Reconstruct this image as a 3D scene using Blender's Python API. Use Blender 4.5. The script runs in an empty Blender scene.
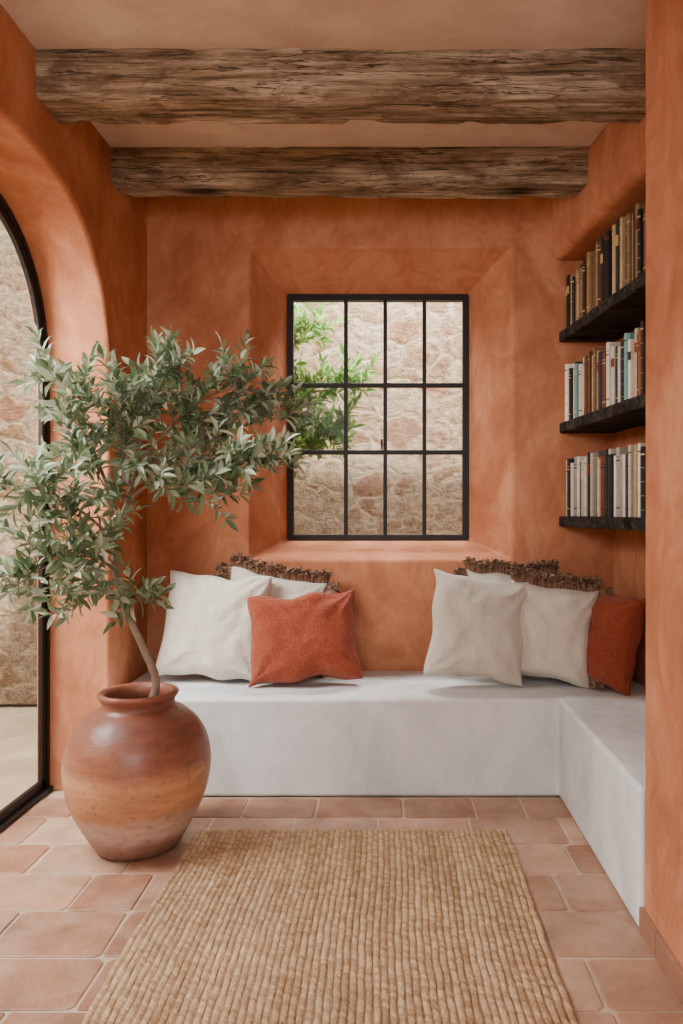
import bpy, bmesh, math, random
import numpy as np
from mathutils import Vector, Matrix, noise
random.seed(7)
S=bpy.context.scene
# ---------------------------------------------------------------- helpers
def lin(c):
    return tuple(((v/255)/12.92 if v/255<=0.04045 else ((v/255+0.055)/1.055)**2.4) for v in c)+(1.0,)
class NT:
    def __init__(s,name):
        s.m=bpy.data.materials.new(name); s.m.use_nodes=True
        s.t=s.m.node_tree; s.n=s.t.nodes; s.l=s.t.links
        s.b=s.n['Principled BSDF']; s.out=s.n['Material Output']
        s.tc=s.n.new('ShaderNodeTexCoord')
    def link(s,a,b): s.l.new(a,b)
    def coords(s,scale=(1,1,1),gen='Object'):
        mp=s.n.new('ShaderNodeMapping'); mp.inputs['Scale'].default_value=scale
        s.link(s.tc.outputs[gen],mp.inputs['Vector']); return mp.outputs[0]
    def noise(s,vec,scale,detail=5,rough=.6,dist=0):
        n=s.n.new('ShaderNodeTexNoise'); n.inputs['Scale'].default_value=scale
        n.inputs['Detail'].default_value=detail; n.inputs['Roughness'].default_value=rough
        n.inputs['Distortion'].default_value=dist
        s.link(vec,n.inputs['Vector']); return n.outputs['Fac']
    def ramp(s,fac,stops):
        r=s.n.new('ShaderNodeValToRGB'); e=r.color_ramp.elements
        while len(e)<len(stops): e.new(.5)
        for i,(p,c) in enumerate(stops):
            e[i].position=p; e[i].color=c if len(c)==4 else tuple(c)+(1,)
        s.link(fac,r.inputs[0]); return r.outputs[0]
    def mix(s,fac,a,b,mode='MIX'):
        m=s.n.new('ShaderNodeMix'); m.data_type='RGBA'; m.blend_type=mode
        for sock,v in ((m.inputs[0],fac),(m.inputs[6],a),(m.inputs[7],b)):
            if isinstance(v,(int,float,tuple)): sock.default_value=v
            else: s.link(v,sock)
        return m.outputs[2]
    def math(s,op,a,b=0.0):
        m=s.n.new('ShaderNodeMath'); m.operation=op
        for sock,v in ((m.inputs[0],a),(m.inputs[1],b)):
            if isinstance(v,(int,float)): sock.default_value=v
            else: s.link(v,sock)
        return m.outputs[0]
    def bump(s,h,strength=.5,dist=.01,prev=None):
        b=s.n.new('ShaderNodeBump'); b.inputs['Strength'].default_value=strength; b.inputs['Distance'].default_value=dist
        s.link(h,b.inputs['Height'])
        if prev: s.link(prev,b.inputs['Normal'])
        return b.outputs[0]
    def done(s,col=None,nrm=None,rough=.8,metal=0,spec=.3):
        if col is not None:
            if isinstance(col,tuple): s.b.inputs['Base Color'].default_value=col
            else: s.link(col,s.b.inputs['Base Color'])
        if nrm: s.link(nrm,s.b.inputs['Normal'])
        if isinstance(rough,(int,float)): s.b.inputs['Roughness'].default_value=rough
        else: s.link(rough,s.b.inputs['Roughness'])
        s.b.inputs['Metallic'].default_value=metal
        s.b.inputs['Specular IOR Level'].default_value=spec
        return s.m
def plaster(name,dark,mid,light,bs=.35,rough=.8):
    t=NT(name); v=t.coords()
    a=t.noise(v,1.6,6,.6,.8); b=t.noise(t.coords((1,1,.6)),5,9,.76,.9)
    f=t.math('ADD',t.math('MULTIPLY',a,.5),t.math('MULTIPLY',b,.5))
    c=t.ramp(f,[(.40,lin(dark)),(.5,lin(mid)),(.60,lin(light))])
    n1=t.bump(t.noise(v,4,5,.5),bs,.025); n2=t.bump(t.noise(v,60,4,.6),bs*.5,.003,n1)
    return t.done(c,n2,rough,spec=.25)
M_wall=plaster('terracotta_plaster',(160,97,65),(180,115,80),(200,139,102))
M_ceil=plaster('ceiling_plaster',(202,174,152),(212,188,166),(222,200,180),.3)
M_bench=plaster('white_limewash',(200,204,204),(217,220,219),(230,232,231),.4,.65)
def attr_mat(name,rough=.7,spec=.3,bump=None,trans=0,var=None,fade=None):
    t=NT(name); a=t.n.new('ShaderNodeAttribute'); a.attribute_name='Col'
    col=a.outputs['Color']; v=t.coords()
    if var:
        nz=t.noise(v,var[0],5,.6); col=t.mix(1.0,col,t.ramp(nz,[(.3,(var[1],)*3),(.7,(var[2],)*3)]),'MULTIPLY')
    if fade:
        nz=t.noise(v,fade[0],8,.7,.6); col=t.mix(t.ramp(nz,[(.42,(0,0,0)),(.68,(fade[1],)*3)]),col,lin(fade[2]))
    nr=None
    if bump: nr=t.bump(t.noise(v,bump[0],5,.65),bump[1],bump[2])
    m=t.done(col,nr,rough,spec=spec)
    if trans:
        tr=t.n.new('ShaderNodeBsdfTranslucent'); t.link(col,tr.inputs[0])
        mx=t.n.new('ShaderNodeMixShader'); mx.inputs[0].default_value=trans
        t.link(t.b.outputs[0],mx.inputs[1]); t.link(tr.outputs[0],mx.inputs[2]); t.link(mx.outputs[0],t.out.inputs[0])
    return m
class MB:
    def __init__(s): s.v=[];s.f=[];s.c=[];s.m=[]
    def add(s,vs,fs,col=(1,1,1,1),mi=0):
        o=len(s.v); s.v+= [tuple(p) for p in vs]
        for f in fs: s.f.append(tuple(i+o for i in f)); s.c.append(col); s.m.append(mi)
    def box(s,a,b,col=(1,1,1,1),mi=0,M=None):
        x0,y0,z0=a;x1,y1,z1=b
        vs=[(x0,y0,z0),(x1,y0,z0),(x1,y1,z0),(x0,y1,z0),(x0,y0,z1),(x1,y0,z1),(x1,y1,z1),(x0,y1,z1)]
        if M: vs=[M@Vector(p) for p in vs]
        s.add(vs,[(0,3,2,1),(4,5,6,7),(0,1,5,4),(1,2,6,5),(2,3,7,6),(3,0,4,7)],col,mi)
    def tube(s,pts,rads,col,seg=6,mi=0):
        vs=[];n=len(pts);pts=[Vector(p) for p in pts]
        for i,p in enumerate(pts):
            d=(pts[min(i+1,n-1)]-pts[max(i-1,0)]).normalized()
            u=d.orthogonal().normalized() if i==0 else (u-d*u.dot(d)).normalized()
            w=d.cross(u)
            for k in range(seg):
                a=2*math.pi*k/seg; vs.append(p+(u*math.cos(a)+w*math.sin(a))*rads[i])
        fs=[(i*seg+k,i*seg+(k+1)%seg,(i+1)*seg+(k+1)%seg,(i+1)*seg+k) for i in range(n-1) for k in range(seg)]
        fs.append(tuple(range(seg-1,-1,-1))); fs.append(tuple((n-1)*seg+k for k in range(seg)))
        s.add(vs,fs,col,mi)
    def obj(s,name,mats,smooth=False,bevel=0,segs=3,parent=None,recalc=False,weld=False):
        me=bpy.data.meshes.new(name); me.from_pydata(s.v,[],s.f)
        ca=me.color_attributes.new('Col','FLOAT_COLOR','CORNER')
        arr=np.repeat(np.array([tuple(c)[:4] for c in s.c],dtype=np.float32),[len(f) for f in s.f],axis=0)
        ca.data.foreach_set('color',arr.ravel())
        for m in (mats if isinstance(mats,list) else [mats]): me.materials.append(m)
        me.polygons.foreach_set('material_index',s.m)
        if smooth: me.polygons.foreach_set('use_smooth',[True]*len(s.f))
        me.update()
        if recalc or weld:
            bm=bmesh.new(); bm.from_mesh(me)
            if weld: bmesh.ops.remove_doubles(bm,verts=bm.verts,dist=1e-5)
            bmesh.ops.recalc_face_normals(bm,faces=bm.faces); bm.to_mesh(me); bm.free()
        o=bpy.data.objects.new(name,me); S.collection.objects.link(o)
        if bevel:
            b=o.modifiers.new('bevel','BEVEL'); b.width=bevel; b.segments=segs; b.limit_method='ANGLE'; b.angle_limit=math.radians(20); b.harden_normals=True
            me.polygons.foreach_set('use_smooth',[True]*len(me.polygons))
        if parent: o.parent=parent
        return o
def prism(name,poly,z0,z1,mat,bevel=0,segs=4):
    n=len(poly); b=MB()
    b.add([(x,y,z0) for x,y in poly]+[(x,y,z1) for x,y in poly],
      [tuple(range(n-1,-1,-1)),tuple(range(n,2*n))]+[(i,(i+1)%n,n+(i+1)%n,n+i) for i in range(n)])
    return b.obj(name,mat,bevel=bevel,segs=segs,recalc=True)
def empty(name,loc=(0,0,0)):
    e=bpy.data.objects.new(name,None); e.empty_display_size=.1; S.collection.objects.link(e); return e

# ---------------------------------------------------------------- room constants
LX=-1.26; BY=3.88; CZ=2.894; WT=.285; YB=-2.2
PX=.755; PY=2.23; K=.107
BH=.43
# back wall with splayed window recess
b=MB()
def rect(x0,x1,z0,z1,y): return [(x0,y,z0),(x1,y,z0),(x1,y,z1),(x0,y,z1)]
R0=rect(LX-.4,1.75,-.1,CZ+.1,BY); R1=rect(-.727,.633,1.0,2.625,BY); R2=rect(-.573,.438,1.093,2.47,BY+.34)
R3=rect(LX-.4,1.75,-.1,CZ+.1,BY+.40);R2b=rect(-.573,.438,1.093,2.47,BY+.40)
vs=R0+R1+R2+R2b+R3
fs=[]
for ring in (0,4,8,12):
    for i in range(4):
        j=(i+1)%4; fs.append((ring+i,ring+j,ring+4+j,ring+4+i))
for i in range(4): fs.append((i,(i+1)%4,16+(i+1)%4,16+i))
b.add(vs,fs); wb=b.obj('wall_back',M_wall,bevel=.016,segs=5,recalc=True)
# left wall with arched opening
AC=2.55; AA=.815; SP=1.75; AB=.80; AE=2.6
N=36
def arch(t):
    a=math.pi*(1-t); c=math.cos(a); s=math.sin(a)
    return (AC+AA*math.copysign(abs(c)**(2/AE),c), SP+AB*abs(s)**(2/AE))
ap=[arch(i/N) for i in range(N+1)]
b=MB()
def lw(x):
    q=[]
    q.append([(x,YB,0),(x,ap[0][0],0),(x,ap[0][0],SP),(x,YB,SP)])
    q.append([(x,YB,SP),(x,ap[0][0],SP),(x,ap[0][0],CZ+.05),(x,YB,CZ+.05)])
    q.append([(x,ap[-1][0],0),(x,BY+.02,0),(x,BY+.02,SP),(x,ap[-1][0],SP)])
    q.append([(x,ap[-1][0],SP),(x,BY+.02,SP),(x,BY+.02,CZ+.05),(x,ap[-1][0],CZ+.05)])
    for i in range(N):
        q.append([(x,ap[i][0],ap[i][1]),(x,ap[i+1][0],ap[i+1][1]),(x,ap[i+1][0],CZ+.05),(x,ap[i][0],CZ+.05)])
    return q
for q in lw(LX): b.add(q,[(0,1,2,3)])
for q in lw(LX-WT-.05): b.add(q,[(3,2,1,0)])
loop=[(ap[0][0],0)]+ap+[(ap[-1][0],0)]
for i in range(len(loop)-1):
    (y0,z0),(y1,z1)=loop[i],loop[i+1]
    b.add([(LX,y0,z0),(LX,y1,z1),(LX-WT-.05,y1,z1),(LX-WT-.05,y0,z0)],[(0,1,2,3)])
b.add([(LX,YB,0),(LX,YB,CZ+.05),(LX-WT-.05,YB,CZ+.05),(LX-WT-.05,YB,0)],[(0,1,2,3)])
wl=b.obj('wall_left',M_wall,bevel=.03,segs=4,weld=True); wl.modifiers['bevel'].angle_limit=math.radians(35)
# right side: near wall, lintel over niche, niche wall
prism('wall_right',[(PX,YB),(1.75,YB),(1.75,PY),(PX,PY)],0,CZ+.02,M_wall,.025)
def rx(x0,y): return x0+K*(BY-y)
prism('wall_right_lintel',[(rx(.835,PY-.05),PY-.05),(1.75,PY-.05),(1.75,BY+.02),(rx(.835,BY+.02),BY+.02)],2.55,CZ+.02,M_wall,.05,6)
prism('wall_niche',[(rx(1.16,PY),PY+.001),(1.75,PY+.001),(1.75,BY+.02),(rx(1.16,BY+.02),BY+.02)],BH,2.6,M_wall)
prism('ceiling',[(LX-WT-.05,YB),(1.75,YB),(1.75,BY+.4),(LX-WT-.05,BY+.4)],CZ,CZ+.2,M_ceil)

# ---------------------------------------------------------------- floor tiles
M_tile=attr_mat('terracotta_tile',.48,.4,(35,.7,.006),var=(6,.66,1.16),fade=(5,.45,(196,170,146)))
b=MB()
g=lin((190,170,148))
b.box((LX-.34,YB,-.12),(1.5,BY,-.0045),g)
pal=[(172,131,104),(164,120,94),(182,143,116),(156,110,85),(188,152,126),(170,128,103),(150,105,82),(176,137,112)]
TW,TD,gr=.335,.215,.0045
row=0; y=3.28-.01
while y>YB+.05:
    TDr=TD*random.uniform(.88,1.15); y0=y-TDr; off=(row%2)*TW*.5+random.uniform(-.05,.05)
    x=LX-.3-off
    while x<1.2:
        tw=TW*random.choice([1,1,1,.9,1.1,.62])
        x0,x1=x+gr,x+tw-gr
        f_=random.uniform(.84,1.06); col=[c*f_ for c in lin(random.choice(pal))[:3]]+[1]
        j=lambda:random.uniform(-.0035,.0035)
        o=[(x0+j(),y0+gr+j()),(x1+j(),y0+gr+j()),(x1+j(),y-gr+j()),(x0+j(),y-gr+j())]
        cx,cy=(x0+x1)/2,(y0+y)/2; tz=random.uniform(-.001,.001)
        ring=[]
        for k in range(4):
            c8=random.uniform(.006,.018)
            p=Vector(o[k]);a=Vector(o[k-1]);n_=Vector(o[(k+1)%4])
            ring.append(p+(a-p).normalized()*c8); ring.append(p+(n_-p).normalized()*c8)
        vs=[(p.x,p.y,-.008) for p in ring]+[(p.x,p.y,-.0025) for p in ring]+[(p.x+(cx-p.x)*.03,p.y+(cy-p.y)*.03,tz) for p in ring]
        fs=[(k,(k+1)%8,8+(k+1)%8,8+k) for k in range(8)]+[(8+k,8+(k+1)%8,16+(k+1)%8,16+k) for k in range(8)]+[tuple(range(16,24))]
        b.add(vs,fs,tuple(col))
        x+=tw
    y-=TDr; row+=1
b.obj('floor',M_tile)
M_base=attr_mat('skirting_tile',.6,.3,(30,.3,.004),var=(8,.8,1.1))
b=MB(); yy=YB
while yy<PY-.01:
    e=min(yy+.33,PY); b.box((PX-.014,yy+.002,0),(PX+.002,e-.002,.075),lin((156,114,90))); yy+=.33
b.obj('baseboard_right',M_base,bevel=.003)
b=MB(); b.box((LX-.2,ap[-1][0]-.012,0),(LX+.0,ap[-1][0]+.002,.06),lin((156,114,90)))
b.obj('baseboard_left',M_base,bevel=.003)

# ---------------------------------------------------------------- bench
bench=prism('built_in_bench',[(LX+.001,3.28),(.741,3.28),(.741,PY+.001),(rx(1.16,PY)+.05,PY+.001),(rx(1.16,BY)+.05,BY-.001),(LX+.001,BY-.001)],0,BH,M_bench,.018,4)

# ---------------------------------------------------------------- beams
def wood(name,c0,c1,c2,c3,crack,big=1):
    t=NT(name); v=t.coords((.6,15,15)); v2=t.coords((.7,3.5,3.5)); v3=t.coords()
    a=t.noise(v,3,10,.78,.25); k=t.noise(v2,3,7,.7,1.0); p=t.noise(t.coords((1,2,2)),4,8,.75,.6)
    f=t.math('ADD',t.math('MULTIPLY',a,.55),t.math('MULTIPLY',k,.45))
    c=t.ramp(f,[(.38,lin(c0)),(.45,lin(c1)),(.52,lin(c2)),(.60,lin(c3))])
    c=t.mix(t.ramp(p,[(.50,(0,0,0)),(.62,(.75,)*3)]),c,lin(crack[1]))
    cr=t.noise(t.coords((.45,12,12)),2.2,4,.6,.6)
    ck=t.ramp(t.math('ABSOLUTE',t.math('SUBTRACT',cr,.5)),[(.002,(1,1,1)),(.010,(0,0,0))])
    c=t.mix(t.math('MULTIPLY',ck,.8),c,lin(crack[0]))
    vo=t.n.new('ShaderNodeTexVoronoi'); vo.inputs['Scale'].default_value=1.0; t.link(t.coords((2.1,4.2,4.2)),vo.inputs['Vector'])
    kn=t.ramp(t.math('ADD',vo.outputs['Distance'],t.math('MULTIPLY',t.math('SUBTRACT',a,.5),.8)),[(.08,(.95,.95,.95)),(.27,(0,0,0))])
    c=t.mix(kn,c,lin(crack[0]))
    n1=t.bump(a,1,.018); n2=t.bump(t.noise(t.coords((3,60,60)),2,6,.7,.4),.8,.006,n1)
    inv=t.math('SUBTRACT',1.0,ck); n3=t.bump(inv,1,.008*big,n2)
    return t.done(c,n3,.9,spec=.12)
M_beam=wood('weathered_oak',(100,80,62),(148,124,98),(186,162,134),(220,200,174),((54,41,31),(116,90,68)))
def beam(name,x0,x1,y0,y1,z0,z1,seed):
    nx=300; w=y1-y0;h=z1-z0;r=.014
    P=[]
    for (cx,cy,a0) in ((w-r,h-r,0),(r,h-r,90),(r,r,180),(w-r,r,270)):
        for k in range(4):
            a=math.radians(a0+30*k); P.append((cx+r*math.cos(a),cy+r*math.sin(a)))
    Q=[]
    for i in range(len(P)):
        a=Vector(P[i]);c=Vector(P[(i+1)%len(P)]); n=max(1,int((c-a).length/.008))
        for k in range(n): Q.append(a.lerp(c,k/n))
    m=len(Q); b=MB(); vs=[]
    c0=Vector((w/2,h/2))
    for i in range(nx+1):
        x=x0+(x1-x0)*i/nx
        bow=.007*noise.noise(Vector((x*1.2,seed,3)))
        for q in Q:
            d=(q-c0)
            n1=noise.noise(Vector((x*1.8,q.x*9+seed,q.y*9)))*.008
            n2=noise.fractal(Vector((x*3.5,q.x*45+seed,q.y*45)),.8,2.1,4)*.005
            g_=noise.noise(Vector((x*.8,q.x*22+seed*2,q.y*22))); crack=-.007*max(0,1-abs(g_)/.05)
            edge=min(1,max(0,(abs(d.x)/(w/2)+abs(d.y)/(h/2)-1.5)/.5))
            sgx=1 if d.x>0 else -1; sgy=1 if d.y>0 else -1
            wear=(.003+max(0,noise.fractal(Vector((x*5,seed*3+sgx*4,sgy*7)),.9,2,3))*.032)*edge
            qq=q+d.normalized()*(n1+n2+crack-wear)
            zz=z0+qq.y+bow
            vs.append((x,y0+qq.x+bow,min(zz,z1+.004)))
    fs=[(i*m+k,i*m+(k+1)%m,(i+1)*m+(k+1)%m,(i+1)*m+k) for i in range(nx) for k in range(m)]
    fs.append(tuple(range(m)));fs.append(tuple(nx*m+k for k in range(m-1,-1,-1)))
    b.add(vs,fs); return b.obj(name,M_beam,smooth=True,recalc=True)
beam('ceiling_beam',LX-.03,1.03,2.655,2.86,2.725,CZ+.03,1.3)
beam('ceiling_beam.001',LX-.03,.90,3.366,3.54,2.73,CZ+.02,5.7)

# ---------------------------------------------------------------- window & door metalwork
t=NT('black_steel'); M_steel=t.done(lin((32,29,28)),t.bump(t.noise(t.coords(),40,4),.2,.002),.5,.3,.4)
t=NT('clear_glass')
tr=t.n.new('ShaderNodeBsdfTransparent'); gl=t.n.new('ShaderNodeBsdfGlossy'); gl.inputs['Roughness'].default_value=.05
mx=t.n.new('ShaderNodeMixShader'); mx.inputs[0].default_value=.004
t.link(tr.outputs[0],mx.inputs[1]);t.link(gl.outputs[0],mx.inputs[2]);t.link(mx.outputs[0],t.out.inputs[0]); M_glass=t.m
win=empty('window_1')
b=MB(); wy=BY+.325; f=.036; x0,x1,z0,z1=-.58,.445,1.086,2.477
b.box((x0,wy,z0),(x0+f,wy+.05,z1)); b.box((x1-f,wy,z0),(x1,wy+.05,z1))
b.box((x0+f,wy,z0),(x1-f,wy+.05,z0+f)); b.box((x0+f,wy,z1-f),(x1-f,wy+.05,z1))
for X in (-.249,-.027,.194): b.box((X-.011,wy+.006,z0+f),(X+.011,wy+.04,z1-f))
for Z in (1.965,1.587): b.box((x0+f,wy+.004,Z-.012),(x1-f,wy+.042,Z+.012))
b.box((-.052,wy-.015,1.60),(-.040,wy+.006,1.66))
b.obj('frame',M_steel,bevel=.003,segs=2,parent=win)
b=MB(); b.box((x0+.01,wy+.022,z0+.01),(x1-.01,wy+.027,z1-.01)); b.obj('glass',M_glass,parent=win)
door=empty('door_1')
b=MB(); dx=LX-WT
def loopoff(o):
    pts=[(ap[0][0]+o,0.0)]
    for i in range(N+1):
        tt=i/N;a=math.pi*(1-tt);c=math.cos(a);s=math.sin(a)
        pts.append((AC+(AA-o)*math.copysign(abs(c)**(2/AE),c),SP+(AB-o)*abs(s)**(2/AE)))
    pts.append((ap[-1][0]-o,0.0)); return pts
def band(o0,o1,xa,xb):
    A=loopoff(o0);B=loopoff(o1)
    for i in range(len(A)-1):
        vs=[(x,p[0],p[1]) for x in (xa,xb) for p in (A[i],A[i+1],B[i+1],B[i])]
        b.add(vs,[(0,1,2,3),(7,6,5,4),(0,4,5,1),(2,6,7,3)])
band(-.012,.022,dx-.015,dx+.015); band(.025,.06,dx-.010,dx+.008)
b.box((dx-.03,ap[0][0],0),(dx+.03,ap[-1][0],.02)); b.box((dx-.010,ap[0][0]+.03,.022),(dx+.008,ap[-1][0]-.03,.06))
b.obj('frame',M_steel,parent=door)
b=MB(); L=loopoff(.05); n=len(L)
b.add([(dx,p[0],max(p[1],.03)) for p in L],[tuple(range(n))]); b.obj('glass',M_glass,parent=door)

# ---------------------------------------------------------------- shelves + books
M_shelf=wood('charred_oak',(34,31,30),(54,49,46),(74,68,63),(98,90,84),((16,14,13),(44,40,38)),.4)
def skewbox(b,fx,bx,y0,y1,z0,z1,col=(1,1,1,1)):
    n=40; vs=[]
    for i in range(n+1):
        y=y0+(y1-y0)*i/n; d1=.006*noise.fractal(Vector((y*7,z0*5,1)),.8,2,3); d2=.003*noise.noise(Vector((y*9,z0*5,8)))
        vs+=[(rx(fx,y)+d1,y,z0+d2),(rx(bx,y),y,z0+d2),(rx(bx,y),y,z1),(rx(fx,y)+d1,y,z1+d2*.3)]
    fs=[(i*4+k,i*4+(k+1)%4,i*4+4+(k+1)%4,i*4+4+k) for i in range(n) for k in range(4)]+[(3,2,1,0),(4*n,4*n+1,4*n+2,4*n+3)]
    b.add(vs,fs,col)
tops=[2.18,1.71,1.228]
for i,zt in enumerate(tops):
    b=MB(); skewbox(b,.875,1.158,PY+.01,BY-.002,zt-.052,zt)
    b.obj('wall_shelf' if i==0 else 'wall_shelf.%03d'%i,M_shelf,bevel=.006,segs=2,recalc=True)
M_book=attr_mat('book_cloth',.65,.3,(120,.25,.001),var=(20,.85,1.1))
b=MB()
ax=Vector((K,-1,0)).normalized(); nr=Vector((-1,-K,0)).normalized()
# spine colours in shelf order (from the back wall outwards), then repeated with variation
seqs=[[(34,32,32),(40,36,34),(176,150,112),(60,48,40),(164,134,96),(190,164,126),(96,72,50),(142,110,76),(184,156,116),(66,46,36),(150,118,80),(44,38,34),(120,84,56),(172,140,98),(80,58,42),(60,40,32),(150,110,74),(38,34,32)],
      [(230,222,206),(216,206,188),(38,38,40),(224,214,196),(36,42,54),(120,160,156),(104,148,146),(222,212,192),(210,196,168),(96,66,48),(142,82,56),(58,42,34),(206,184,148),(128,92,62),(170,138,98),(42,50,64),(110,60,44),(196,170,130)],
      [(206,198,182),(40,40,42),(222,214,200),(176,166,150),(150,146,138),(232,226,214),(60,60,64),(196,186,166),(170,156,112),(216,208,192),(36,36,38),(146,120,90),(188,178,160),(112,106,96),(204,190,160),(130,64,46),(160,146,120),(64,58,54)]]
random.seed(11)
for si,zt in enumerate(tops):
    s=.012; cntb=0
    while s<1.58:
        th=random.uniform(.018,.038); h=random.uniform(.245,.30) if si<2 else random.uniform(.262,.305)
        if si==0 and s>.4: h=random.uniform(.28,.335)
        cc=seqs[si][cntb%18]; cntb+=1; ff=random.uniform(.9,1.06); cc=tuple(min(255,v*ff) for v in cc)
        dp=random.uniform(.17,.2); c=lin(cc); pg=lin((216,202,176))
        org=Vector((rx(.875,BY),BY,zt+.001))+ax*s+nr*(-.025-random.uniform(0,.02))
        M=Matrix.Translation(org)@Matrix(((ax.x,-nr.x,0,0),(ax.y,-nr.y,0,0),(0,0,1,0),(0,0,0,1)))
        b.box((0.001,.004,0),(.004,dp,h),c,M=M); b.box((th-.004,.004,0),(th-.001,dp,h),c,M=M)
        b.box((.004,.006,.004),(th-.004,dp-.004,h-.005),pg,M=M)
        n=7; pr=[]
        for k in range(n):
            a=math.pi*k/(n-1); pr.append((th/2-(th/2-.001)*math.cos(a),.005-.007*math.sin(a)))
        vs=[M@Vector((p[0],p[1],z)) for z in (0,h) for p in pr]
        b.add(vs,[(k,k+1,n+k+1,n+k) for k in range(n-1)]+[tuple(range(n)),tuple(range(2*n-1,n-1,-1))],c)
        style=random.random(); lab=lin(random.choice([(196,164,100),(210,190,150),(130,50,40),(50,44,42)]))
        zs=[(.12,.14),(.8,.82),(.86,.87)] if style<.5 else ([(.66,.8)] if style<.62 else [(.1,.105),(.3,.305),(.5,.505),(.7,.705),(.88,.9)])
        for (za,zb) in zs:
            pr2=[(p[0],p[1]-.0012) for p in pr]
            vs=[M@Vector((p[0],p[1],z*h)) for z in (za,zb) for p in pr2]
            b.add(vs,[(k,k+1,n+k+1,n+k) for k in range(n-1)],lab)
        s+=th+.0015
        if random.random()<.04: s+=.03
b.obj('books',M_book,recalc=False)

# ---------------------------------------------------------------- rug
RX0,RX1,RY0,RY1=-.755,.457,.75,2.92
nr_=58; sub=7; nx=nr_*sub; ny=int((RY1-RY0)/.004)
xs=np.linspace(0,1,nx+1); ys=np.linspace(0,1,ny+1)
rng=np.random.RandomState(3)
ribph=rng.rand(nr_+1)*6.28; ribw=rng.rand(nr_+1)
X,Y=np.meshgrid(xs,ys)
rid=np.minimum((X*nr_).astype(int),nr_-1); fx=X*nr_-rid
Yw=Y*(RY1-RY0)
rib=np.sqrt(np.clip(1-(2*fx-1)**2,0,1))
lf=np.zeros_like(X)
for k in range(6):
    a,b_,p,q=rng.rand(4); lf+=np.sin(X*(4+20*a)+Yw*(3+9*b_)+p*6)/6
pitch=.015
phs=Yw/pitch+ribph[rid]+lf*1.5+(fx-.5)*.9
br=np.abs(np.sin(phs*math.pi))
rnd_t=rng.rand(5000)
lump=rnd_t[(np.floor(phs).astype(int)*53+rid*91)%5000]
Z=.003+.0085*rib*(.56+.34*br)*(.78+.2*ribw[rid]+.3*lump)
Z+=.0012*lf
px=RX0+X*(RX1-RX0)+.0035*np.sin(Yw*7+1)+.003*lf+.0016*np.sin(Yw*40+ribph[rid])
py=RY0+Yw+.008*np.sin(ribph[rid]*3)*np.clip((Y-.97)/.03,0,1)
Z=np.where((X<.0005)|(X>.9995)|(Y<.0005)|(Y>.9995),-.001,Z)
co=np.stack([px,py,Z],-1).reshape(-1,3)
me=bpy.data.meshes.new('jute_rug'); idx=np.arange((nx+1)*(ny+1)).reshape(ny+1,nx+1)
fa=np.stack([idx[:-1,:-1],idx[:-1,1:],idx[1:,1:],idx[1:,:-1]],-1).reshape(-1,4)
me.vertices.add(len(co)); me.vertices.foreach_set('co',co.ravel().astype(np.float32))
me.loops.add(fa.size); me.loops.foreach_set('vertex_index',fa.ravel().astype(np.int32))
me.polygons.add(len(fa)); me.polygons.foreach_set('loop_start',np.arange(0,fa.size,4,dtype=np.int32)); me.polygons.foreach_set('loop_total',np.full(len(fa),4,dtype=np.int32))
me.update(); me.validate(); me.polygons.foreach_set('use_smooth',[True]*len(me.polygons))
rr=rng.rand(nr_)[rid]
base=np.array(lin((218,188,150))[:3]); dk=np.array(lin((164,128,92))[:3])
mixf=np.clip(.7*lump+.3*rr,0,1)[...,None]
groove_shade=(.62+.38*np.clip(rib*1.4,0,1))[...,None]  # shade in the gaps between ribs, painted into the vertex colour
colr=((base*mixf+dk*(1-mixf))*groove_shade).reshape(-1,3)
ca=me.color_attributes.new('Col','FLOAT_COLOR','POINT'); ca.data.foreach_set('color',np.concatenate([colr,np.ones((len(colr),1))],1).astype(np.float32).ravel())
t=NT('jute'); at=t.n.new('ShaderNodeAttribute'); at.attribute_name='Col'
c=t.mix(1.0,at.outputs['Color'],t.ramp(t.noise(t.coords((1,.5,1)),220,3,.7),[(.3,(.55,)*3),(.7,(1.25,)*3)]),'MULTIPLY')
c=t.mix(1.0,c,t.ramp(t.noise(t.coords((3,.8,1)),3,4,.6),[(.3,(.82,)*3),(.7,(1.08,)*3)]),'MULTIPLY')
me.materials.append(t.done(c,t.bump(t.noise(t.coords((1,.4,1)),260,3,.7),.9,.005),.9,spec=.15))
o=bpy.data.objects.new('jute_rug',me); S.collection.objects.link(o); o.location.z=.002

# ---------------------------------------------------------------- pot
POT=(-.945,2.81)
prof=[(0,0),(.135,0),(.15,.006),(.165,.03),(.200,.09),(.233,.155),(.256,.225),(.265,.29),(.263,.345),(.248,.405),(.220,.455),(.185,.492),(.152,.512),(.136,.522),(.131,.534),(.133,.548),(.143,.560),(.147,.568),(.144,.577),(.135,.580),(.124,.575),(.118,.56),(.116,.535),(.125,.515),(.14,.50),(.14,.47),(0,.47)]
pp=[]
for i in range(len(prof)-1):
    pp.append(prof[i])
    if 2<i<12:
        a,b1,c1,d1=[Vector(prof[k]) for k in (i-1,i,i+1,i+2)]
        q=-a/16+b1*9/16+c1*9/16-d1/16; pp.append((q.x,q.y))
pp.append(prof[-1])
b=MB(); seg=96; vs=[]
for r,z in pp:
    for k in range(seg):
        a=2*math.pi*k/seg; rr_=r*(1+.007*noise.noise(Vector((math.cos(a)*1.3,math.sin(a)*1.3,z*4)))+.0012*math.sin(z*140))
        vs.append((rr_*math.cos(a),rr_*math.sin(a),z))
fs=[(i*seg+k,i*seg+(k+1)%seg,(i+1)*seg+(k+1)%seg,(i+1)*seg+k) for i in range(len(pp)-1) for k in range(seg)]
b.add(vs,fs)
t=NT('glazed_terracotta'); v=t.coords()
sep=t.n.new('ShaderNodeSeparateXYZ'); t.link(v,sep.inputs[0])
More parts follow.
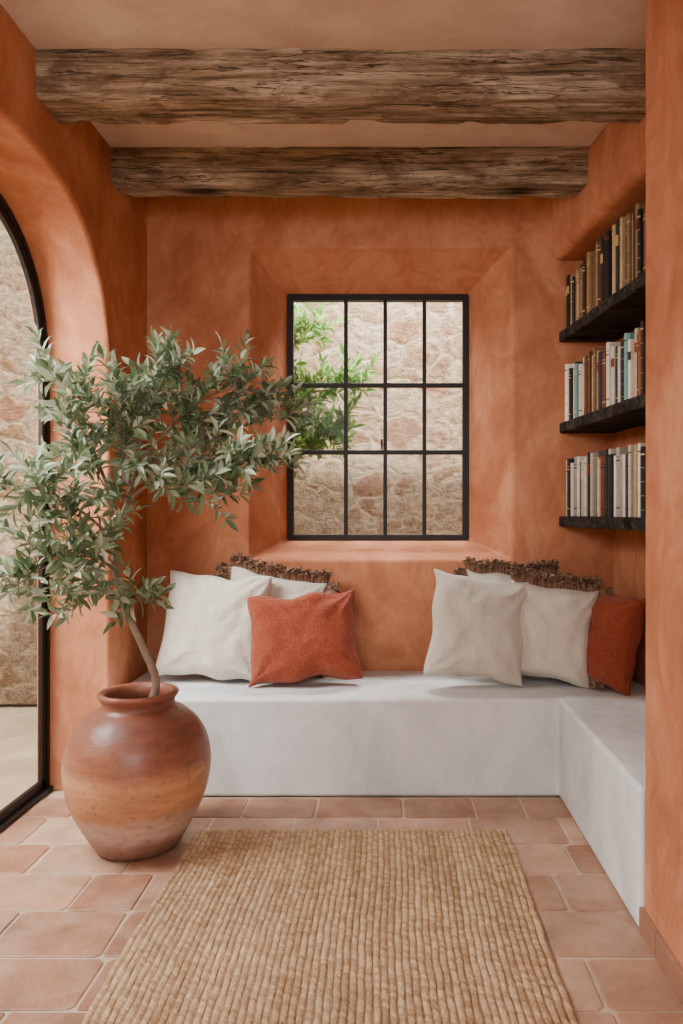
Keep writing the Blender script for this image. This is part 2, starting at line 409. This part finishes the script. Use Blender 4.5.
wob=t.math('ADD',sep.outputs[2],t.math('MULTIPLY',t.math('SUBTRACT',t.noise(t.coords((1,1,2.5)),4.5,6,.6,.5),.5),.08))
zf=t.math('DIVIDE',wob,.6)
c=t.ramp(zf,[(.03,lin((128,94,78))),(.10,lin((148,112,96))),(.16,lin((188,162,148))),(.27,lin((184,150,130))),(.32,lin((184,132,96))),(.50,lin((194,142,102))),(.58,lin((146,92,68))),(.80,lin((124,76,60))),(.97,lin((140,84,64)))])
sp=t.noise(v,38,6,.75); c=t.mix(t.ramp(sp,[(.54,(0,0,0)),(.68,(.6,)*3)]),c,lin((92,60,48)))
st=t.noise(t.coords((1,1,5)),5,6,.7,.5); c=t.mix(1.0,c,t.ramp(st,[(.3,(.72,)*3),(.7,(1.2,)*3)]),'MULTIPLY')
M_pot=t.done(c,t.bump(sp,.25,.004,t.bump(st,.2,.01)),t.ramp(t.noise(v,9,5),[(.3,(.30,)*3),(.7,(.55,)*3)]),spec=.5)
tree=empty('potted_olive_tree')
pot=b.obj('pot',M_pot,smooth=True,recalc=True,parent=tree); pot.location=(POT[0],POT[1],.002)
M_soil=attr_mat('potting_soil',.95,.1,(60,1,.01),var=(50,.6,1.3))
b=MB(); vs=[(POT[0],POT[1],.515)]
for rr_ in (.06,.119):
    for k in range(32):
        a=2*math.pi*k/32; vs.append((POT[0]+rr_*math.cos(a),POT[1]+rr_*math.sin(a),.508+.008*noise.noise(Vector((math.cos(a)*3,math.sin(a)*3,rr_*30)))))
fs=[(0,1+k,1+(k+1)%32) for k in range(32)]+[(1+k,33+k,33+(k+1)%32,1+(k+1)%32) for k in range(32)]
b.add(vs,fs,lin((62,44,32))); b.obj('soil',M_soil,smooth=True,parent=tree)

# ---------------------------------------------------------------- olive foliage
def catmull(P,n=6):
    P=[Vector(p) for p in P]; Q=[P[0]*2-P[1]]+P+[P[-1]*2-P[-2]]; out=[]
    for i in range(1,len(Q)-2):
        for k in range(n):
            u=k/n;a,b_,c_,d=Q[i-1:i+3]
            out.append(.5*((2*b_)+(c_-a)*u+(2*a-5*b_+4*c_-d)*u*u+(-a+3*b_-3*c_+d)*u**3))
    out.append(P[-1]); return out
def leaf(b,base,d,nrm,L,W,col):
    d=d.normalized(); side=d.cross(nrm).normalized(); nrm=side.cross(d)
    prof=[(.22,.75,.02),(.5,1,.03),(.78,.62,.0)]
    vs=[base]
    for (u,w,z) in prof:
        c=base+d*L*u+nrm*L*z
        vs+= [c-side*W/2*w+nrm*W*.2*w,c,c+side*W/2*w+nrm*W*.2*w]
    vs.append(base+d*L+nrm*L*-.07)
    fs=[(0,2,1),(0,3,2),(1,2,5,4),(2,3,6,5),(4,5,8,7),(5,6,9,8),(7,8,10),(8,9,10)]
    b.add(vs,fs,col)
def rv():
    return Vector((random.gauss(0,1),random.gauss(0,1),random.gauss(0,1))).normalized()
def twig(bl,bw,start,d,L,r,cols,ll=.058,wcol=(.2,.15,.1,1),ok=None):
    n=6; p=Vector(start); d=d.normalized(); pts=[p.copy()]; bend=rv()*.25+Vector((0,0,.1))
    for i in range(n):
        d=(d+bend*.22).normalized(); p=p+d*L/n; pts.append(p.copy())
    bw.tube(pts,[r*(1-.7*i/n) for i in range(n+1)],wcol,5)
    m=max(3,int(L/.018)); ph=random.uniform(0,3.14)
    for k in range(1,m+1):
        u=k/m; q=u*n; i=min(int(q),n-1); pos=pts[i].lerp(pts[i+1],q-i); dd=(pts[i+1]-pts[i]).normalized()
        o=dd.orthogonal().normalized(); o=Matrix.Rotation(ph+k*1.57+random.uniform(-.4,.4),3,dd)@o
        for sgn in (1,-1):
            if random.random()<.1: continue
            ld=(dd*random.uniform(.5,.9)+o*sgn+Vector((0,0,.15))).normalized()
            Lf=ll*random.uniform(.7,1.25)*(1-.2*u)
            if ok and not ok(pos+ld*Lf): continue
            leaf(bl,pos,ld,(dd+rv()*.5+Vector((0,0,.6))),Lf,Lf*random.uniform(.27,.36),random.choice(cols))
    if not ok or ok(pts[-1]+d*ll): leaf(bl,pts[-1],d,rv()+Vector((0,0,1)),ll,ll*.3,random.choice(cols))
def vary(c,n=10):
    out=[]
    for k in range(n):
        q=random.choice(c); f_=random.uniform(.75,1.2); out.append(tuple(v*f_ for v in lin(q)[:3])+(1,))
    return out
M_leaf=attr_mat('olive_leaf',.42,.5,trans=.25)
M_bark=attr_mat('olive_bark',.85,.2,(70,.6,.004),var=(40,.75,1.15))
random.seed(33)
bl=MB();bw=MB(); bark=lin((150,134,116)); bark2=lin((132,126,98))
trunk=[(-.93,2.81,.46),(-.875,2.80,.60),(-.92,2.79,.74),(-.985,2.79,.88),(-1.02,2.79,1.0),(-1.022,2.79,1.14),(-.98,2.80,1.30),(-.95,2.8,1.42)]
tp=catmull(trunk,6); n=len(tp)
bw.tube([p+rv()*.002 for p in tp],[.0165*(1-.55*i/n) for i in range(n)],bark,10)
branches=[
 ([(-1.0,2.79,1.2),(-1.07,2.72,1.45),(-1.13,2.64,1.62),(-1.17,2.6,1.74)],.008,19,1),
 ([(-.95,2.8,1.40),(-.92,2.8,1.58),(-.88,2.8,1.70),(-.84,2.8,1.79)],.008,24,1),
 ([(-.96,2.8,1.36),(-.84,2.84,1.50),(-.68,2.88,1.60),(-.53,2.92,1.63),(-.43,2.94,1.61)],.008,29,1),
 ([(-.99,2.8,1.28),(-.86,2.78,1.38),(-.70,2.74,1.44),(-.56,2.7,1.45),(-.47,2.7,1.41)],.007,25,1),
 ([(-1.02,2.79,1.14),(-1.09,2.68,1.24),(-1.17,2.56,1.32),(-1.25,2.46,1.34)],.007,19,1),
 ([(-1.02,2.79,1.03),(-1.09,2.7,1.10),(-1.15,2.58,1.08),(-1.21,2.46,1.02)],.006,18,1),
 ([(-.97,2.8,1.34),(-.97,2.7,1.5),(-.95,2.62,1.62)],.006,20,1),
 ([(-.99,2.79,.90),(-.95,2.76,.94),(-.90,2.74,.93)],.0035,7,.7),
 ([(-1.02,2.79,1.05),(-1.05,2.68,1.12),(-1.10,2.6,1.20)],.004,10,.9),
 ([(-.95,2.8,1.42),(-.82,2.82,1.58),(-.70,2.84,1.68),(-.58,2.84,1.73)],.006,18,1),
 ([(-.97,2.8,1.3),(-.88,2.7,1.34),(-.74,2.66,1.34),(-.64,2.66,1.32)],.005,13,.9),
 ([(-.98,2.8,1.32),(-.86,2.9,1.45),(-.74,2.95,1.50)],.005,12,.9),
 ([(-1.02,2.79,1.0),(-1.07,2.72,.98),(-1.11,2.66,.93)],.0035,8,.8),
 ([(-1.0,2.8,1.2),(-1.04,2.7,1.36),(-1.10,2.62,1.48)],.0045,13,.9),
]
cols=vary([(110,134,96),(92,116,80),(138,156,122),(182,192,170),(122,144,106),(78,100,68),(158,172,144)],40)
okf=lambda p:(p.x>LX+.02 or (AC-AA+.06<p.y<AC+AA-.06 and p.x>LX-WT+.05 and p.z<2.2)) and p.z<1.95
for P,r,k,sc_ in branches:
    q=catmull(P,6); m=len(q); bw.tube(q,[r*(1-.75*i/m) for i in range(m)],bark,7)
    tot=(Vector(P[-1])-Vector(P[0])).normalized()
    for j in range(k):
        u=.28+.72*(j+random.random())/k; i=min(int(u*(m-1)),m-2); p=q[i].lerp(q[i+1],random.random())
        d=(tot*.5+rv()*.95+Vector((0,0,.22))).normalized()
        twig(bl,bw,p,d,random.uniform(.10,.20)*sc_,.0022,cols,.07,bark2,okf)
    twig(bl,bw,q[-1],tot+rv()*.3,.13*sc_,.0022,cols,.07,bark2,okf)
bw.obj('trunk_and_branches',M_bark,smooth=True,parent=tree)
bl.obj('leaves',M_leaf,parent=tree)

# ---------------------------------------------------------------- pillows
def fabric(name,c0,c1,ws=420,bs=.5):
    t=NT(name); v=t.coords()
    w1=t.n.new('ShaderNodeTexWave'); w1.bands_direction='X'; w1.inputs['Scale'].default_value=ws/6.3; w1.inputs['Distortion'].default_value=1.5; t.link(v,w1.inputs['Vector'])
    w2=t.n.new('ShaderNodeTexWave'); w2.bands_direction='Z'; w2.inputs['Scale'].default_value=ws/6.3; w2.inputs['Distortion'].default_value=1.5; t.link(v,w2.inputs['Vector'])
    h=t.math('MULTIPLY',w1.outputs['Fac'],w2.outputs['Fac']); nz=t.noise(v,90,4,.7)
    c=t.ramp(t.math('ADD',t.math('MULTIPLY',nz,.7),t.math('MULTIPLY',h,.3)),[(.3,lin(c0)),(.65,lin(c1))])
    n1=t.bump(t.noise(v,8,4,.6,1.0),.6,.025); m=t.done(c,t.bump(t.math('ADD',h,nz),bs,.003,n1),.95,spec=.1)
    t.b.inputs['Sheen Weight'].default_value=.15; return m
M_cream=fabric('cream_linen',(204,197,182),(226,219,205),bs=.3)
M_rust=fabric('rust_wool',(132,62,42),(176,88,62),260,.9)
M_fr=attr_mat('brown_fringe',.95,.1,(160,.8,.003),var=(60,.6,1.3))
cnt=[0]
def pillow(x,w,h,T,yback,lean,yaw,roll,mat,fringe=None,seed=0,xr=None):
    n=44; rnd=random.Random(seed); b=MB()
    def P(u,v,s):
        k=.085
        X=u*w/2*(1-k*(1-v*v)); Zz=v*h/2*(1-k*(1-u*u))
        r=max(0,(1-abs(u)**2.6))*max(0,(1-abs(v)**2.6))
        th=T/2*(r**.40) if r>1e-9 else 0
        nn=noise.noise(Vector((u*1.5+seed*7,v*1.5,s)))*.16+noise.noise(Vector((u*4+seed*7,v*4,s*2)))*.10
        cr=0
        for cu in (-1,1):
            for cv in (-1,1):
                a=math.atan2(v-cv,u-cu); dd=math.hypot(u-cu,v-cv)
                cr+=.14*math.sin(a*11+seed+cu)*math.exp(-dd*1.7)*min(1,dd*4)
        if seed%2: cr-=.16*math.exp(-((u*.8+v*.6*math.cos(seed)-.1*math.sin(v*3+seed))/.12)**2)*max(0,v+.2)
        yy=s*th*(1+nn+cr)
        X+=.016*noise.noise(Vector((v*2,seed,1))); Zz+=.022*noise.noise(Vector((u*2,seed,9)))
        Zz-=.02*(1-v)*r
        return Vector((X,yy,Zz))
    vs=[];fs=[]
    for s in (1,-1):
        o=len(vs)
        for j in range(n+1):
            for i in range(n+1):
                u=math.sin((i/n-.5)*math.pi)*.5+(i/n*2-1)*.5; v=math.sin((j/n-.5)*math.pi)*.5+(j/n*2-1)*.5
                if i in (0,n): u=-1 if i==0 else 1
                if j in (0,n): v=-1 if j==0 else 1
                vs.append(P(u,v,s))
        for j in range(n):
            for i in range(n):
                q=(o+j*(n+1)+i,o+j*(n+1)+i+1,o+(j+1)*(n+1)+i+1,o+(j+1)*(n+1)+i); fs.append(q if s<0 else q[::-1])
    R=Matrix.Rotation(yaw,4,'Z')@Matrix.Rotation(-lean,4,'X')@Matrix.Rotation(roll,4,'Y')
    pv=[R@p for p in vs]; mz=min(p.z for p in pv); my=max(p.y for p in pv)
    off=Vector((x,yback-my,BH-mz+.003))
    if xr is not None: off=Vector((xr-max(p.x for p in pv),yback,BH-mz+.003))
    b.add(vs,fs)
    per=[]
    for k in range(4*24):
        sd,q=divmod(k,24); u=q/24*2-1
        per.append([P(u,1,0),P(1,-u,0),P(-u,-1,0),P(-1,u,0)][sd])
    b.tube(per+[per[0]],[.0028]*(len(per)+1),(1,1,1,1),5,0)
    if fringe:
        NR=[Vector((0,0,1)),Vector((1,0,0)),Vector((0,0,-1)),Vector((-1,0,0))]
        bc=[(118,92,76),(138,110,92),(98,74,62),(154,128,108),(142,104,84)]
        for sd in sorted(set(fringe)):
            nrm=NR[sd]
            for layer in range(3):
                m=200; rows=5; W=.044+.012*layer; ph=rnd.uniform(0,6); vs=[]
                for i in range(m+1):
                    u=-1+2*i/m; p=[P(u,1,0),P(1,-u,0),P(-u,-1,0),P(-1,u,0)][sd]
                    w1=math.sin(u*26+ph+1.6*math.sin(u*7+layer*2)); w2=math.sin(u*41+ph*2)
                    for r_ in range(rows+1):
                        q=r_/rows
                        vs.append(p+nrm*(W*q*(.82+.16*w2)-.003)+Vector((0,-.006-.020*q*q+(1-layer)*.014*q+.018*w1*q,0))+Vector((nrm.z,0,-nrm.x))*(.009*w2*q))
                for i in range(m):
                    c=lin(bc[int((math.sin(i*.9+layer)+1)*2.4)%5])
                    b.add([vs[(i+a_)*(rows+1)+r_] for a_ in (0,1) for r_ in range(rows+1)],[(r_,r_+1,rows+1+r_+1,rows+1+r_) for r_ in range(rows)],c,1)
                for k in range(170):
                    i=rnd.randrange(m+1); p=vs[i*(rows+1)+rows]; L=rnd.uniform(.014,.030)
                    d=nrm+Vector((rnd.uniform(-.7,.7),rnd.uniform(-.9,.5),rnd.uniform(-.7,.4))); cu=Vector((rnd.uniform(-1.5,1.5),rnd.uniform(-1.5,1),rnd.uniform(-1.8,.2)))
                    pts=[p-nrm*.003]
                    for s_ in range(4): d=(d+cu*.45).normalized(); pts.append(pts[-1]+d*L/4)
                    b.tube(pts,[.0032,.0038,.0036,.003,.0015],lin(rnd.choice(bc)),4,1)
    nm='throw_pillow' if cnt[0]==0 else 'throw_pillow.%03d'%cnt[0]; cnt[0]+=1
    # pose baked into the mesh; trim lies on the seat and against the wall, never through them
    out=[]
    for p in b.v:
        q=R@Vector(p); q.z=max(q.z,mz); q.y=min(q.y,BY-.004-off.y); out.append(tuple(q))
    b.v=out
    o=b.obj(nm,[mat,M_fr],smooth=True,weld=True); o.location=off
    return o
rad=math.radians
pillow(-.86,.52,.52,.21,3.79,rad(17),rad(-4),rad(3),M_cream,None,1)
pillow(-.60,.50,.47,.14,3.855,rad(8),rad(3),rad(10),M_cream,[0,1,3],2)
pillow(-.415,.53,.43,.20,3.70,rad(20),rad(4),rad(-4),M_rust,None,3)
pillow(.415,.47,.50,.21,3.68,rad(17),rad(8),rad(9),M_cream,None,4)
pillow(.60,.46,.51,.14,3.86,rad(7),rad(-4),rad(3),M_cream,[0,1,3],5)
pillow(.76,.42,.46,.20,3.70,rad(13),rad(-14),rad(6),M_cream,[1,0],6)
pillow(0,.47,.44,.18,3.54,rad(12),rad(-58),rad(3),M_rust,None,7,xr=1.155)

# ---------------------------------------------------------------- outside
def rubble(name,sc,cs,mort,bd,dk=(.5,.44,.38)):
    t=NT(name); v=t.coords((1,1,1.25)); dv=t.n.new('ShaderNodeMix'); dv.data_type='RGBA'; dv.inputs[0].default_value=.14
    nc=t.n.new('ShaderNodeTexNoise'); nc.inputs['Scale'].default_value=7; nc.inputs['Detail'].default_value=6; t.link(v,nc.inputs['Vector']); t.link(v,dv.inputs[6]); t.link(nc.outputs['Color'],dv.inputs[7])
    vo=t.n.new('ShaderNodeTexVoronoi'); vo.feature='DISTANCE_TO_EDGE'; vo.inputs['Scale'].default_value=sc; t.link(dv.outputs[2],vo.inputs['Vector'])
    vc=t.n.new('ShaderNodeTexVoronoi'); vc.inputs['Scale'].default_value=sc; t.link(dv.outputs[2],vc.inputs['Vector'])
    sx=t.n.new('ShaderNodeSeparateColor'); t.link(vc.outputs['Color'],sx.inputs[0])
    sc1=t.ramp(sx.outputs[0],[(0,lin(cs[0])),(.35,lin(cs[1])),(.7,lin(cs[2])),(1,lin(cs[3]))])
    big=t.noise(v,18,9,.78,.4)
    edge=t.ramp(t.math('ADD',vo.outputs['Distance'],t.math('MULTIPLY',t.math('SUBTRACT',big,.5),.2)),[(.03,(1,1,1)),(.12,(0,0,0))])
    c=t.mix(edge,sc1,lin(mort))
    c=t.mix(1.0,c,t.ramp(big,[(.34,dk),(.66,(1.14,)*3)]),'MULTIPLY')
    hgt=t.math('ADD',t.ramp(vo.outputs['Distance'],[(.0,(0,0,0)),(.14,(.7,.7,.7))]),t.math('MULTIPLY',big,3))
    return t.done(c,t.bump(hgt,1,bd),.95,spec=.1)
M_stone=rubble('rubble_stone',5.4,[(196,158,122),(228,202,170),(240,222,194),(200,150,118)],(240,218,186),.08,(.38,.31,.24))
b=MB(); b.box((-4.2,5.25,-.1),(2.4,5.55,3.9)); b.obj('garden_stone_wall',M_stone)
M_ochre=rubble('ochre_rough_render',2.2,[(214,180,128),(218,188,138),(224,198,150),(210,174,120)],(220,190,140),.05)
b=MB(); b.box((-3.9,-4,-.1),(-3.5,5.25,4.2)); b.obj('courtyard_wall',M_ochre)
M_gnd=plaster('gravel_ground',(176,156,130),(190,170,144),(204,186,162),1,.95)
b=MB(); b.box((-9,-9,-.3),(9,12,-.125)); b.obj('ground',M_gnd)
M_leaf2=attr_mat('garden_leaf',.5,.4,trans=.4)
random.seed(5); bl=MB();bw=MB(); gt=empty('garden_olive_tree')
tr_=catmull([(-1.0,4.75,-.13),(-.97,4.74,.6),(-.92,4.75,1.2),(-.88,4.76,1.7)],6)
bw.tube(tr_,[.03*(1-.5*i/len(tr_)) for i in range(len(tr_))],bark,9)
c2=vary([(124,172,84),(100,150,70),(150,192,104),(172,204,128),(114,160,80)],30)
for P,k in [([(-.93,4.75,1.1),(-.75,4.72,1.4),(-.58,4.7,1.62),(-.42,4.7,1.72),(-.32,4.7,1.78)],32),([(-.9,4.75,1.5),(-.75,4.72,1.8),(-.58,4.7,1.98),(-.38,4.7,2.02),(-.22,4.7,2.05)],34),
            ([(-.88,4.76,1.7),(-.78,4.75,2.0),(-.66,4.72,2.25),(-.48,4.7,2.42)],30),([(-.92,4.75,1.2),(-.8,4.72,1.45),(-.62,4.7,1.62),(-.5,4.7,1.64)],18),([(-.88,4.76,1.7),(-.95,4.8,2.1),(-.98,4.8,2.4)],10),
            ([(-.86,4.76,1.6),(-.72,4.75,1.75),(-.52,4.72,1.88)],24)]:
    q=catmull(P,6); m=len(q); bw.tube(q,[.009*(1-.75*i/m) for i in range(m)],bark,7); tot=(q[-1]-q[0]).normalized()
    for j in range(k):
        u=.3+.7*(j+random.random())/k; i=min(int(u*(m-1)),m-2)
        twig(bl,bw,q[i],(tot*.5+rv()+Vector((0,0,.1))),random.uniform(.1,.2),.0025,c2,.085,bark2,lambda p:p.y>4.4)
    twig(bl,bw,q[-1],tot,.2,.0025,c2,.085,bark2,lambda p:p.y>4.4)
bw.obj('trunk_and_branches',M_bark,smooth=True,parent=gt); bl.obj('leaves',M_leaf2,parent=gt)

# ---------------------------------------------------------------- light
w=bpy.data.worlds.new('sky'); S.world=w; w.use_nodes=True
w.node_tree.nodes['Background'].inputs[0].default_value=(.96,.98,1,1); w.node_tree.nodes['Background'].inputs[1].default_value=2.15
sd=bpy.data.lights.new('sun','SUN'); sd.energy=14; sd.angle=rad(3); sd.color=(1,.94,.85)
so=bpy.data.objects.new('sun',sd); S.collection.objects.link(so)
so.rotation_euler=Vector((-.42,.62,-1)).to_track_quat('-Z','Y').to_euler()
def area(name,loc,tgt,size,e,col=(1,1,1),sy=None):
    l=bpy.data.lights.new(name,'AREA'); l.energy=e; l.size=size; l.color=col
    if sy: l.shape='RECTANGLE'; l.size_y=sy
    o=bpy.data.objects.new(name,l); S.collection.objects.link(o); o.location=loc
    o.rotation_euler=(Vector(tgt)-Vector(loc)).to_track_quat('-Z','Y').to_euler()
area('added_room_fill',(-.3,-1.3,2.2),(-.1,3.5,1.0),1.8,44,(.95,.98,1),1.2)  # added area light behind the camera, soft fill with no real fixture
area('added_arch_fill',(-2.3,2.2,2.7),(-.4,2.9,.9),1.0,200,(1,.98,.96),1.6)  # added unseen area light, strengthens the daylight through the arch
area('added_window_fill',(-.1,4.75,3.5),(-.1,3.95,1.4),1.2,190,(1,.97,.92),.5)  # added unseen area light outside, brightens the window sill and reveals

cam=bpy.data.cameras.new('camera'); cam.lens=748/1024*36; cam.sensor_width=36; cam.shift_x=-.0474
co_=bpy.data.objects.new('camera',cam); S.collection.objects.link(co_); co_.location=(0,0,1.25); co_.rotation_euler=(rad(90),0,0)
cam.clip_start=.02
S.camera=co_
